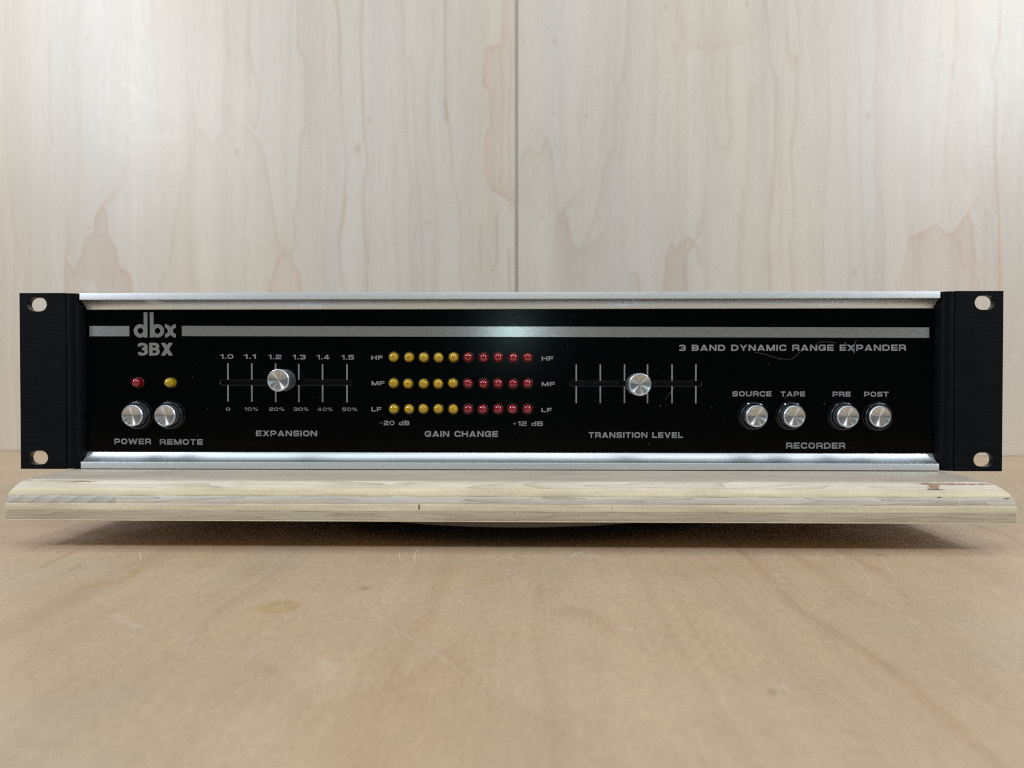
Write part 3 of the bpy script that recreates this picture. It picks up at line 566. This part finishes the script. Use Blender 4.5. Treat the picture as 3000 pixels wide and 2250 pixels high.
def ply_layer(name, z1, z0, recess, m, label=None):
    steps = max(2, int((z1-z0)/.45)+1); v, f = [], []
    nseg = 120
    for k in range(steps+1):
        z = z1+(z0-z1)*k/steps; q = inset(z)
        e = .12 if k in (0, steps) else 0              # tiny softened arris so that the glue lines read
        x0 = BX0+5.0*q+recess+e; x1 = BX1-9.2*q-recess-e; y0 = BY0+6.1*q+recess+e; y1 = BY1
        ring = [(x0+(x1-x0)*i/nseg, y0+.03*math.sin(i*.9+z1)+.02*math.sin(i*2.3)) for i in range(nseg+1)]
        v += [(x, y, z) for x, y in ring]+[(x1, y1, z), (x0, y1, z)]
    n = nseg+3
    for k in range(steps):
        for i in range(n):
            j = (i+1) % n; f.append((k*n+i, (k+1)*n+i, (k+1)*n+j, k*n+j))
    f.append(tuple(range(n))); f.append(tuple(range((steps+1)*n-1, steps*n-1, -1)))
    return put(name, fix(mesh(name, v, f)), board, [m], label=label, smooth=40)
M_face = mat('board_face', (.56, .47, .38), .28)
_g = noise(M_face, 1, (14, 60, 60), 5, .6)
LK(M_face, mixc(M_face, rng(M_face, _g, .3, .7, 0, 1), (.49, .405, .32), (.63, .53, .425)), BS(M_face).inputs['Base Color'])
LK(M_face, rng(M_face, _g, .3, .7, .22, .36), BS(M_face).inputs['Roughness']); bump(M_face, _g, .08, .0002)
P1 = ply_mat('ply_grey_top', (.75, .65, .52), 'long', marks=[(189.2, -46.95, 3.4, .42)], mark_col=(.10, .06, .06), seed=3.1, brown=[(188.4, -45.8, 2.4, 1.9), (201, -44.95, 17, .42), (187, -44.75, 5, .5), (-190, -44.8, 9, .3)])
P2 = ply_mat('ply_yellow_upper', (.80, .67, .46), 'end', marks=[(189.6, -50.1, 1.1, .28)])
P3 = ply_mat('ply_grey_middle', (.68, .62, .55), 'long', marks=[(218.5, -50.5, 1.3, .28)], seed=8.7, hatch=True, joints=[(-45.5, -52, .30, 1.7), (198, -52, .22, 1.8), (-171, -52, .25, 1.7)])
P4 = ply_mat('ply_yellow_lower', (.86, .76, .57), 'end', marks=[(-36.6, -55.2, .42, 2.1), (47.9, -55.3, .16, 1.2)], mark_col=(.24, .12, .05))
P5 = ply_mat('ply_grey_bottom', (.58, .50, .395), 'long', marks=[(5.3, -57.4, .55, .35)], seed=15.3)
ply_layer('face_veneer', -43.9, -44.35, 0, M_face)
for z1, z0, rc, m in ((-44.35, -47.2, .06, P1), (-47.2, -50.3, 0, P2), (-50.3, -53.7, .10, P3), (-53.7, -56.9, 0, P4), (-56.9, -60.95, .12, P5)):
    ply_layer('ply_layer', z1, z0, rc, m)
M_vb = mat('bottom_veneer', (.72, .60, .42), .5)
LK(M_vb, mixc(M_vb, noise(M_vb, 60), (.62, .50, .34), (.76, .64, .47)), BS(M_vb).inputs['Base Color'])
ply_layer('face_veneer', -60.95, -61.4, 0, M_vb)
# swivel disc with a ribbed rim, and its round foot
M_disc = mat('taupe_plastic', (.30, .275, .25), .45)
LK(M_disc, mixc(M_disc, noise(M_disc, 300), (.12, .11, .10), (.19, .175, .16)), BS(M_disc).inputs['Base Color'])
R = 148; v, f = [], []
nr = 1200
for z, dr in ((-61.45, 0), (-64.6, 0), (-64.9, .15), (-66.2, .1), (-66.6, -.6)):
    for i in range(nr):
        a = 2*math.pi*i/nr; r = R+dr-(.35 if (i % 2 and z < -64.7) else 0); v.append((5+r*math.cos(a), 122+r*math.sin(a), z))
for k in range(4):
    for i in range(nr):
        j = (i+1) % nr; f.append((k*nr+i, (k+1)*nr+i, (k+1)*nr+j, k*nr+j))
f.append(tuple(range(nr))); f.append(tuple(range(5*nr-1, 4*nr-1, -1)))
tt = root('turntable', (5, 122, TZ), label='round swivel turntable with ribbed rim, under the plywood board', category='turntable')
put('swivel_disc', fix(mesh('swivel_disc', v, f)), tt, [M_disc])
def cyl_z(name, cx, cy, r, z0, z1, n=96):
    v = [(cx+r*math.cos(2*math.pi*i/n), cy+r*math.sin(2*math.pi*i/n), z) for z in (z0, z1) for i in range(n)]
    f = [(i, (i+1) % n, n+(i+1) % n, n+i) for i in range(n)]+[tuple(range(n)), tuple(range(2*n-1, n-1, -1))]
    return fix(mesh(name, v, f))
put('foot', cyl_z('foot', 5, 122, 108, TZ, -66.65), tt, [M_void], smooth=40)

# ================================================================ THE RACK UNIT
FD = 5.5
unit = root('rack_audio_unit', (0, 90, -43.9), label='black rack-mount audio unit with silver rails, round knobs and rows of amber and red lamps', category='audio unit')
put('fascia', plate('fascia', [(-210.8, -36.4), (210.8, -36.4), (210.8, 36.7), (-210.8, 36.7)],
    [rounded_slot(-110.2, -.68, 66.5, 2.75), rounded_slot(64.7, -1.15, 65.6, 2.65)], FD, FD+2.2, .12), unit, [M_black], label='glossy black front panel with two slots')
M_edge = mat('bare_slot_edge', (.30, .31, .32), .35, .8)
LK(M_edge, mixc(M_edge, noise(M_edge, 260), (.01, .01, .012), (.20, .205, .21)), BS(M_edge).inputs['Base Color'])
for cx, cz, wd, ht in ((-110.2, -.68, 66.5, 2.75), (64.7, -1.15, 65.6, 2.65)):
    a_ = rounded_slot(cx, cz, wd-.16, ht-.16); b_ = rounded_slot(cx, cz, wd+.14, ht+.14); n_ = len(a_)
    put('slot_edge', mesh('slot_edge', [(x, FD+.14, z) for x, z in a_]+[(x, FD-.02, z) for x, z in b_], [(i, (i+1) % n_, n_+(i+1) % n_, n_+i) for i in range(n_)]), unit, [M_edge])
arc = []
Rr = 8.75
for i in range(15):
    a = rad(20+42*i/14); arc.append((.7+Rr*(math.sin(a)-math.sin(rad(20))), -40.05+Rr*(math.cos(rad(20))-math.cos(a))))
prof = [(8.5, -43.45), (.3, -43.45), (.08, -43.38), (0, -43.2), (0, -40.35), (.1, -40.2), (.3, -40.15)]+arc+[(FD-.05, arc[-1][1]+.25), (8.5, arc[-1][1]+.25)]
for s in (-1, 1):
    pr = [(y, z if s < 0 else -z+.15) for y, z in prof]
    me = extrude_x('rail', pr, -211.0, 211.0)
    me.materials.append(M_cove); me.materials.append(M_alu_lip)
    for p in me.polygons:
        if abs(p.center.y) < .0004: p.material_index = 1
    put('rail', me, unit, [], label=('lower' if s < 0 else 'upper')+' silver rail with hollow inner curve', smooth=25)
M_worn = mat('worn_black_edge', (.02, .02, .02), .4, .3)
LK(M_worn, ramp(M_worn, noise(M_worn, 420, detail=5), [(.42, (.006, .007, .009)), (.56, (.05, .045, .04)), (.70, (.42, .41, .39))]), BS(M_worn).inputs['Base Color'])
for s in (-1, 1):
    ear = plate('rack_ear', [(s*218.3, -43.75), (s*241.3, -43.75), (s*241.3, 43.75), (s*218.3, 43.75)][::s],
        [rounded_slot(s*232.4, 38.1, 9.6, 6.9), rounded_slot(s*232.4, -38.1, 9.6, 6.9)], 0, 3.4, .12)
    ear.materials.append(M_ear); ear.materials.append(M_worn)
    for p in ear.polygons:
        c = p.center/S
        if abs(p.normal.y) < .5 and (math.hypot((abs(c.x)-232.4)*.75, abs(c.z)-38.1) < 5.2 or p.normal.z > .6): p.material_index = 1
    e = put('rack_ear', ear, unit, [M_ear], label=('left' if s < 0 else 'right')+' black rack ear with two oval holes')
    pf = [(218.6, 3.2), (218.6, .45), (218.2, .35)]
    for i in range(13):
        a = rad(160-150*i/12); pf.append((214.9+3.0*math.cos(a)*-1*-1, 2.9-3.0*math.sin(a)) if i < 0 else (215.0-3.2*math.cos(math.pi-a)*-1*-1, 0))
    pf = [(218.35, 3.3), (218.35, .5), (218.0, .32), (217.2, .10), (216.3, .0), (215.4, .02), (214.6, .18), (213.9, .5), (213.2, 1.05), (212.6, 1.8), (212.0, 2.9), (211.5, 4.0), (211.25, 5.4), (211.2, 8.4), (211.2, 14), (219, 14), (219, 3.45), (218.35, 3.45)]
    rg = extrude_z('ear_ridge', [(s*x, y) for x, y in pf], -43.6, 43.6)
    put('ear_ridge', rg, e, [M_ear], smooth=50)
put('chassis', box_mesh('chassis', -205, 205, 10.2, 200, -43.85, 43.2, .5), unit, [M_chassis])
SY = FD-.03
def flat(name, polys, m, label, parent=unit):          # polys: list of (x,z) convex/concave loops, staggered a hair in depth
    v, f = [], []
    for k, pl in enumerate(polys):
        b = len(v); v += [(x, SY-.0015*k, z) for x, z in pl]; f.append(tuple(range(b, b+len(pl))))
    me = mesh(name, v, f)
    bm = bmesh.new(); bm.from_mesh(me)
    for fc in bm.faces:
        if fc.normal.y > 0: fc.normal_flip()
    bmesh.ops.triangulate(bm, faces=bm.faces[:]); bm.to_mesh(me); bm.free()
    return put(name, me, parent, [m], label=label)
flat('silver_stripe', [[(-209.6, 27.7), (-189.3, 27.7), (-189.3, 22.55), (-209.6, 22.55)]], M_bare, 'short stripe left of the logo')
flat('silver_stripe', [[(-162.6, 27.72), (208.9, 26.45), (208.9, 21.35), (-162.6, 22.6)]], M_bare, 'long stripe across the panel')

# ---- lettering
def strip(pts, t, closed=False):
    P = []
    n = len(pts)
    for i, p in enumerate(pts):
        x, y = p[0], p[1]; r = p[2] if len(p) > 2 else 0
        if r > 0 and (closed or 0 < i < n-1):
            a = np.array(pts[i-1][:2], float); b = np.array(pts[(i+1) % n][:2], float); c = np.array([x, y], float)
            la = np.linalg.norm(a-c); lb = np.linalg.norm(b-c); rr_ = min(r, la*.499, lb*.499)
            p0 = c+(a-c)/la*rr_; p2 = c+(b-c)/lb*rr_
            for k in range(7):
                u = k/6; w_ = .7071; d_ = (1-u)**2+2*w_*u*(1-u)+u*u
                P.append(((1-u)**2*p0+2*w_*u*(1-u)*c+u*u*p2)/d_)
        else: P.append(np.array([x, y], float))
    Q = []
    for p in P:
        if not Q or np.linalg.norm(p-Q[-1]) > 1e-5: Q.append(p)
    if closed and np.linalg.norm(Q[0]-Q[-1]) < 1e-5: Q.pop()
    n = len(Q); out = []
    L, Rt = [], []
    for i in range(n):
        if closed or 0 < i < n-1:
            d1 = Q[i]-Q[i-1]; d2 = Q[(i+1) % n]-Q[i]
        elif i == 0: d1 = d2 = Q[1]-Q[0]
        else: d1 = d2 = Q[-1]-Q[-2]
        d1 = d1/np.linalg.norm(d1); d2 = d2/np.linalg.norm(d2); n1 = np.array([-d1[1], d1[0]]); n2 = np.array([-d2[1], d2[0]])
        m_ = n1+n2; m_ = m_/np.linalg.norm(m_); k = t/2/max(.35, m_.dot(n1)); L.append(Q[i]+m_*k); Rt.append(Q[i]-m_*k)
    quads = []
    for i in range(n if closed else n-1):
        j = (i+1) % n; quads.append([tuple(L[i]), tuple(L[j]), tuple(Rt[j]), tuple(Rt[i])])
    return quads
def glyph(ch, t):
    """returns (width, [group, ...]); a group is a list of quads that share edges"""
    h = t/2; l = h; b = h; T = 1-h
    s = lambda pts, c=False, tt=None: strip(pts, tt or t, c)
    par = lambda x0, x1, wd, y0=0, y1=1: [[(x0, y0), (x0+wd, y0), (x1+wd, y1), (x1, y1)]]
    W = 1.0; r = W-h
    if ch == '\x01': return .60, [s([(l, .72), (l, T, .2), (.58-h, T, .2), (.58-h, .53, .1), (.25, .53)]), s([(.25, .51), (.60-h, .51, .12), (.60-h, b, .2), (l, b, .2), (l, .28)])]
    if ch == '\x02': return .64, [s([(l, 0), (l, 1)]), s([(h, T), (.61-h, T, .16), (.61-h, .53, .14), (h, .53)]), s([(h, .51), (.64-h, .51, .14), (.64-h, b, .18), (h, b)])]
    if ch == '\x03': return .72, [par(0, .72-t*1.25, t*1.25), par(.72-t*1.25, 0, t*1.25)]
    if ch in 'O0':
        W = 1.0 if ch == 'O' else .92; r = W-h; return W, [s([(l, b, .30), (l, T, .30), (r, T, .30), (r, b, .30)], True)]
    if ch == 'D': return W, [s([(l, b), (l, T), (r, T, .34), (r, b, .34)], True)]
    if ch == 'C': return .96, [s([(.96-h, .64), (.96-h, T, .28), (l, T, .28), (l, b, .28), (.96-h, b, .28), (.96-h, .36)])]
    if ch == 'G': return W, [s([(r, .68), (r, T, .26), (l, T, .28), (l, b, .28), (r, b, .16), (r, .47), (.55, .47)])]
    if ch == 'S': return .95, [s([(.95-h, .71), (.95-h, T, .2), (l, T, .2), (l, .5, .2), (.95-h, .5, .2), (.95-h, b, .2), (l, b, .2), (l, .29)])]
    if ch == 'E': return .88, [s([(.88, T), (l, T), (l, b), (.88, b)]), s([(h, .5), (.83, .5)])]
    if ch == 'F': return .86, [s([(.86, T), (l, T), (l, 0)]), s([(h, .48), (.80, .48)])]
    if ch == 'H': return W, [s([(l, 0), (l, 1)]), s([(r, 0), (r, 1)]), s([(h, .5), (r, .5)])]
    if ch == 'I': return t, [s([(h, 0), (h, 1)])]
    if ch == 'L': return .82, [s([(l, 1), (l, b), (.82, b)])]
    if ch == 'T': return .90, [s([(0, T), (.90, T)]), s([(.45, 0), (.45, T)])]
    if ch == 'P': return .94, [s([(l, 0), (l, T), (.94-h, T, .2), (.94-h, .38, .2), (h, .38)])]
    if ch == 'R': return .97, [s([(l, 0), (l, T), (.95-h, T, .18), (.95-h, .41, .18), (h, .41)]), s([(.5, .41), (.97-h, .38, .14), (.97-h, 0)])]
    if ch == 'B': return .97, [s([(l, 0), (l, 1)]), s([(h, T), (.93-h, T, .18), (.93-h, .53, .16), (h, .53)]), s([(h, .5), (.97-h, .5, .18), (.97-h, b, .2), (h, b)])]
    if ch == 'N': return W, [s([(l, 0), (l, 1)]), s([(r, 0), (r, 1)]), par(W-t*1.15, 0, t*1.15)]
    if ch == 'M': return 1.18, [s([(l, 0), (l, 1)]), s([(1.18-h, 0), (1.18-h, 1)]), par(.59-t*.55, 0, t*1.1), par(.59-t*.55, 1.18-t*1.1, t*1.1)]
    if ch == 'U': return W, [s([(l, 1), (l, b, .28), (r, b, .28), (r, 1)])]
    if ch == 'V': return 1.05, [par(.525-t*.58, 0, t*1.15), par(.525-t*.58, 1.05-t*1.15, t*1.15)]
    if ch == 'W': return 1.5, [par(.40-t*.5, 0, t*1.05), par(.40-t*.5, .75-t*.52, t*1.05), par(1.10-t*.55, .75-t*.52, t*1.05), par(1.10-t*.55, 1.5-t*1.05, t*1.05)]
    if ch == 'A': return 1.08, [par(0, .54-t*.58, t*1.15), par(1.08-t*1.15, .54-t*.58, t*1.15), s([(.25, .24), (.83, .24)], False, t*.9)]
    if ch == 'X': return 1.02, [par(0, 1.02-t*1.3, t*1.3), par(1.02-t*1.3, 0, t*1.3)]
    if ch == 'Y': return 1.02, [s([(.51, 0), (.51, .45)]), par(.51-h, 0, t*1.15, .38, 1), par(.51-h*1.2, 1.02-t*1.15, t*1.15, .38, 1)]
    if ch == 'd': return .86, [s([(l, b, .2), (l, .70-h, .2), (.86-h, .70-h), (.86-h, b)], True), s([(.86-h, 0), (.86-h, 1)])]
    if ch == '1': return .52, [s([(.52-h, 0), (.52-h, 1)]), [[(0, .66), (0, .80), (.52-t, 1), (.52-t*.6, 1), (.52-t*.6, .80)]]]
    if ch == '2': return .92, [s([(l, .68), (l, T, .2), (.92-h, T, .2), (.92-h, .50, .2), (l, .46, .2), (l, b), (.92, b)])]
    if ch == '3': return .92, [s([(l, .70), (l, T, .2), (.90-h, T, .2), (.90-h, .52, .14), (.32, .52)]), s([(.34, .515), (.92-h, .515, .16), (.92-h, b, .2), (l, b, .2), (l, .30)])]
    if ch == '4': return .98, [s([(.98-.22-h, 0), (.98-.22-h, 1)]), s([(0, .26), (.98, .26)]), par(0, .98-.22-t*1.3, t*1.2, .26, 1)]
    if ch == '5': return .92, [s([(.90, T), (l, T), (l, .58), (.92-h, .60, .2), (.92-h, b, .2), (l, b, .2), (l, .27)])]
    if ch == '.': return t*1.1, [[[(0, 0), (t*1.1, 0), (t*1.1, t*1.05), (0, t*1.05)]]]
    if ch == '-': return .62, [s([(0, .5), (.62, .5)], False, .075)]
    if ch == '+': return .62, [s([(0, .48), (.62, .48)], False, .075), s([(.31, .12), (.31, .84)], False, .075)]
    if ch == '%': return 1.15, [s([(.08, .58, .12), (.08, .95, .12), (.42, .95, .12), (.42, .58, .12)], True, .12), s([(.73, .05, .12), (.73, .42, .12), (1.07, .42, .12), (1.07, .05, .12)], True, .12), par(.26, .78, .11)]
    return .45, []
def lettering(text, x0, x1, z0, z1, t=.222, gap=.165, label=None, m=None):
    x = 0; items = []
    for ch in text:
        wd, groups = glyph(ch, t)
        for g in groups: items.append([[(x+a, c) for a, c in q] for q in g])
        x += wd+gap*1.0
    x -= gap
    v, f = [], []
    kx = (x1-x0)/x; kz = z1-z0
    for k, g in enumerate(items):
        for q in g:
            b = len(v); v += [(x0+a*kx, SY-.0015*(k % 7), z0+c*kz) for a, c in q]; f.append(tuple(range(b, b+len(q))))
    me = mesh('lettering', v, f); bm = bmesh.new(); bm.from_mesh(me)
    for fc in bm.faces:
        fc.normal_update()
        if fc.normal.y > 0: fc.normal_flip()
    bm.to_mesh(me); bm.free()
    return put('lettering', me, unit, [m or M_print], label=label or 'printed text '+text)
for t_, a, b_, c, d_ in TEXTS:
    if t_ == '3BX': lettering('\x01\x02\x03', a, b_, c, d_, t=.205, gap=.075, label='printed text 3BX', m=M_bare)
    elif t_.endswith('dB'): lettering(t_, a, b_, c, d_, t=.20, gap=.19)
    elif t_[0] in '0123456789' and len(t_) < 4: lettering(t_, a, b_, c, d_, t=.17 if '%' in t_ else .195, gap=.22)
    else: lettering(t_, a, b_, c, d_, gap=.19)
def annulus(cx, cz, ro, ri, a0=0, a1=360, n=40):
    return [[(cx+r*math.cos(rad(a)), cz+r*math.sin(rad(a))) for r, a in ((ro, a0+(a1-a0)*i/n), (ro, a0+(a1-a0)*(i+1)/n), (ri, a0+(a1-a0)*(i+1)/n), (ri, a0+(a1-a0)*i/n))] for i in range(n)]
LZ = 25.26
def logo_letter(groups):
    v, f = [], []
    for k, g in enumerate(groups):
        for q in g:
            b = len(v); v += [(x, SY-.0015*k, z) for x, z in q]; f.append(tuple(range(b, b+len(q))))
    me = mesh('logo_letter', v, f); bm = bmesh.new(); bm.from_mesh(me)
    for fc in bm.faces:
        fc.normal_update()
        if fc.normal.y > 0: fc.normal_flip()
    bm.to_mesh(me); bm.free(); return me
rect = lambda x0, x1, z0, z1: [[(x0, z0), (x1, z0), (x1, z1), (x0, z1)]]
for nm, gs in (('d', [annulus(-183.7, LZ, 3.36, 1.46), rect(-181.95, -180.05, 21.9, 34.55)]),
               ('b', [annulus(-174.97, LZ, 3.36, 1.46), rect(-178.85, -176.95, 21.9, 34.55)]),
               ('x', [annulus(-171.2, LZ-.05, 3.34, 1.50, -90, 90, 24), annulus(-165.66, LZ-.05, 3.34, 1.50, 90, 270, 24)])):
    put('logo_letter', logo_letter(gs), unit, [M_bare], label='logo letter '+nm)
for tk, (za, zb) in ((TICKS_L, (.68, -2.04)), (TICKS_R, (.16, -2.46))):
    for x, z1, z0 in tk:
        flat('scale_mark', [[(x-.34, za), (x+.34, za), (x+.34, z1), (x-.34, z1)], [(x-.34, z0), (x+.34, z0), (x+.34, zb), (x-.34, zb)]], M_print, None)

# ---- indicator lamps
hem = [(2.36*math.sin(rad(a)), -.55-2.36*math.cos(rad(a))) for a in range(0, 91, 9)]
def led_mesh(off): return lathe('indicator_lamp', [(r, y-off) for r, y in hem]+[(2.36, .3)], 32)
led_a, led_r = led_mesh(0), led_mesh(0)
rimm = lathe('lamp_rim', [(2.44, .05), (2.50, -.10), (2.62, -.14), (2.74, -.08), (2.80, .02)], 32)
M_rim = mat('lamp_rim', (.05, .045, .03), .18, .2)
LK(M_rim, mixc(M_rim, noise(M_rim, 500), (.03, .027, .02), (.07, .06, .04)), BS(M_rim).inputs['Base Color'])
rj = random.Random(5)
for i, (x, z) in enumerate(LEDS):
    red = (i % 10) >= 5
    px = (x+rj.uniform(-.12, .12), FD+rj.uniform(-.25, .15), z+rj.uniform(-.15, .15))
    o = put('indicator_lamp', led_r if red else led_a, unit, [M_red if red else M_amber], px, label='red lamp' if red else 'amber lamp', smooth=40)
    o.rotation_euler = (rad(rj.uniform(-4, 4)), 0, rad(rj.uniform(-4, 4)))
    put('lamp_rim', rimm, o, [M_rim], (px[0], FD-.01, px[2]), smooth=60)
for x, m, lb in ((-184.6, M_red, 'red lamp above the power button'), (-168.0, M_amber, 'amber lamp above the remote button')):
    px = (x, FD, -.82)
    o = put('indicator_lamp', led_mesh(1.7), unit, [m], px, label=lb, smooth=40)
    put('lamp_rim', rimm, o, [M_rim], (px[0], FD-.01, px[2]), smooth=60)

# ---- knobs
def cap_parts(p, R_, back):
    face = lathe('knob_face', [(0, -(p-.95)), (R_*.86, -(p-.06))], 96)
    body = lathe('knob', [(R_*.86, -(p-.06)), (R_*.875, -p), (R_*.93, -p), (R_, -(p-.42)), (R_, -back-.15), (R_-.2, -back), (0, -back)], 96)
    return face, body
collar = lathe('collar', [(5.75, .1), (5.75, -2.3), (5.95, -2.85), (6.4, -3.05), (6.85, -2.8), (7.0, -2.3), (7.0, -1.35), (6.78, -1.15), (6.78, -.95), (7.12, -.8), (7.2, -.5), (7.2, .05)], 96)
faceB, bodyB = cap_parts(7.6, 5.28, .2)
btn = None
for nm, x, z, p in (('power', -184.19, -17.02, 7.6), ('remote', -167.86, -17.05, 7.6), ('source', 122.35, -17.05, 7.6), ('tape', 140.67, -17.09, 7.3), ('pre', 166.17, -17.13, 7.9), ('post', 183.2, -17.3, 4.7)):
    lb = nm+' push button with silver cap' + (', pressed in' if nm == 'post' else '')
    k = root_part = put('push_button', bodyB, unit, [M_turned], (x, FD+7.6-p, z), label=lb, smooth=35)
    put('button_face', faceB, k, [M_spun], (x, FD+7.6-p, z), smooth=60)
    put('collar', collar, k, [M_plastic], (x, FD, z), smooth=40)
faceS, bodyS = cap_parts(14.5, 5.38, 4.1)
for x, z, lb in ((-109.09, .5, 'expansion slider knob'), (64.68, -1.51, 'transition level slider knob')):
    k = put('slider_knob', bodyS, unit, [M_turned], (x, FD, z), label=lb, smooth=35)
    put('knob_face', faceS, k, [M_spun], (x, FD, z), smooth=60)
    zc = -.68 if x < 0 else -1.15
    put('slider_stem', box_mesh('slider_stem', -1.6, 1.6, -4.3, 6, zc-z-.6, zc-z+.6, .1), k, [M_chassis], (x, FD, z))

# ---- dust on the panel: lint fibres (things of their own) and specks
def tube(name, pts, r):
    cu = bpy.data.curves.new(name, 'CURVE'); cu.dimensions = '3D'; cu.bevel_depth = r*S; cu.bevel_resolution = 1
    sp = cu.splines.new('NURBS'); sp.points.add(len(pts)-1); sp.use_endpoint_u = True; sp.order_u = 3; sp.resolution_u = 5
    for q, p in zip(sp.points, pts): q.co = (p[0]*S, p[1]*S, p[2]*S, 1)
    ob = bpy.data.objects.new(name, cu); C.objects.link(ob); dg = bpy.context.evaluated_depsgraph_get()
    me = bpy.data.meshes.new_from_object(ob.evaluated_get(dg)); bpy.data.objects.remove(ob); bpy.data.curves.remove(cu); me.materials.clear(); me.name = name
    return me
def lint(pts, r, label):
    P3 = [(x, FD-.15-.35*abs(math.sin(i*1.7)), z) for i, (x, z) in enumerate(pts)]
    o = put('lint_fibre', tube('lint_fibre', P3, r), None, [M_lint]); o['label'] = label; o['category'] = 'lint'; o['group'] = 'fibres of lint on the black panel'
lint([(123.79, 14.32), (129.26, 13.18), (134.28, 11.34), (137.47, 10.88), (140.19, 10.79), (142.47, 11.11), (143.82, 12.71), (145.86, 14.63)], .045, 'long curved grey lint fibre hanging below the words dynamic range')
lint([(154.01, 18.65), (155.14, 19.34), (156.96, 19.47), (161.95, 19.2), (163.09, 18.83)], .045, 'short grey lint fibre arched just above the word range')
lint([(167.48, 19.1), (168.76, 17.73), (171.04, 15.67), (172.18, 13.84)], .085, 'slanting grey lint fibre crossing the X of the word expander')
lint([(173.5, 20.1), (172.6, 19.55), (172.3, 17.27), (172.23, 14.07)], .07, 'upright hooked grey lint fibre beside the X of the word expander')
lint([(140.2, -6.0), (138.6, -7.6), (138.2, -8.6)], .05, 'tiny grey lint fibre between the word tape and its button')
sv2, sf2 = [], []
def speck(x, z, a, b_, th):
    b = len(sv2); n = 6
    for i in range(n):
        t = 2*math.pi*i/n; u, q = a*math.cos(t), b_*math.sin(t); sv2.append((x+u*math.cos(th)-q*math.sin(th), FD-.03, z+u*math.sin(th)+q*math.cos(th)))
    sv2.append((x, FD-.09, z))
    for i in range(n): sf2.append((b+i, b+(i+1) % n, b+n))
for x, z, a in ((77.0, -12.2, .45), (71.4, -31.5, .3), (102.5, -13.2, .25), (-150, -14, .2), (-193.5, -20, .25), (80.2, -11.9, .2), (75.5, 6.0, .2), (-93.0, -8.2, .2), (-157.3, 1.9, .25), (-155, -27.4, .3), (130.5, 8.3, .25), (108.4, -20.2, .22), (157.8, -11.4, .3), (121.5, -25.2, .3), (-28, 15.8, .25), (133, 28, .2)):
    speck(x, z, a, a*.4, rj.uniform(0, 3))
for i in range(70): speck(rj.uniform(-205, 205), rj.uniform(-34, 35), rj.uniform(.06, .16), .05, rj.uniform(0, 3))
for a, b2 in zip([(84.53, -2.33), (82.65, -4.65), (80.98, -7.18)], [(82.65, -4.65), (80.98, -7.18), (79.3, -9.5)]):
    speck((a[0]+b2[0])/2, (a[1]+b2[1])/2, math.dist(a, b2)/2, .045, math.atan2(b2[1]-a[1], b2[0]-a[0]))
M_dust = mat('dust', (.22, .23, .24), .8)
LK(M_dust, mixc(M_dust, noise(M_dust, 300), (.10, .11, .12), (.42, .43, .45)), BS(M_dust).inputs['Base Color'])
o = put('dust_specks', fix(mesh('dust_specks', sv2, sf2)), unit, [M_dust]); o['kind'] = 'stuff'
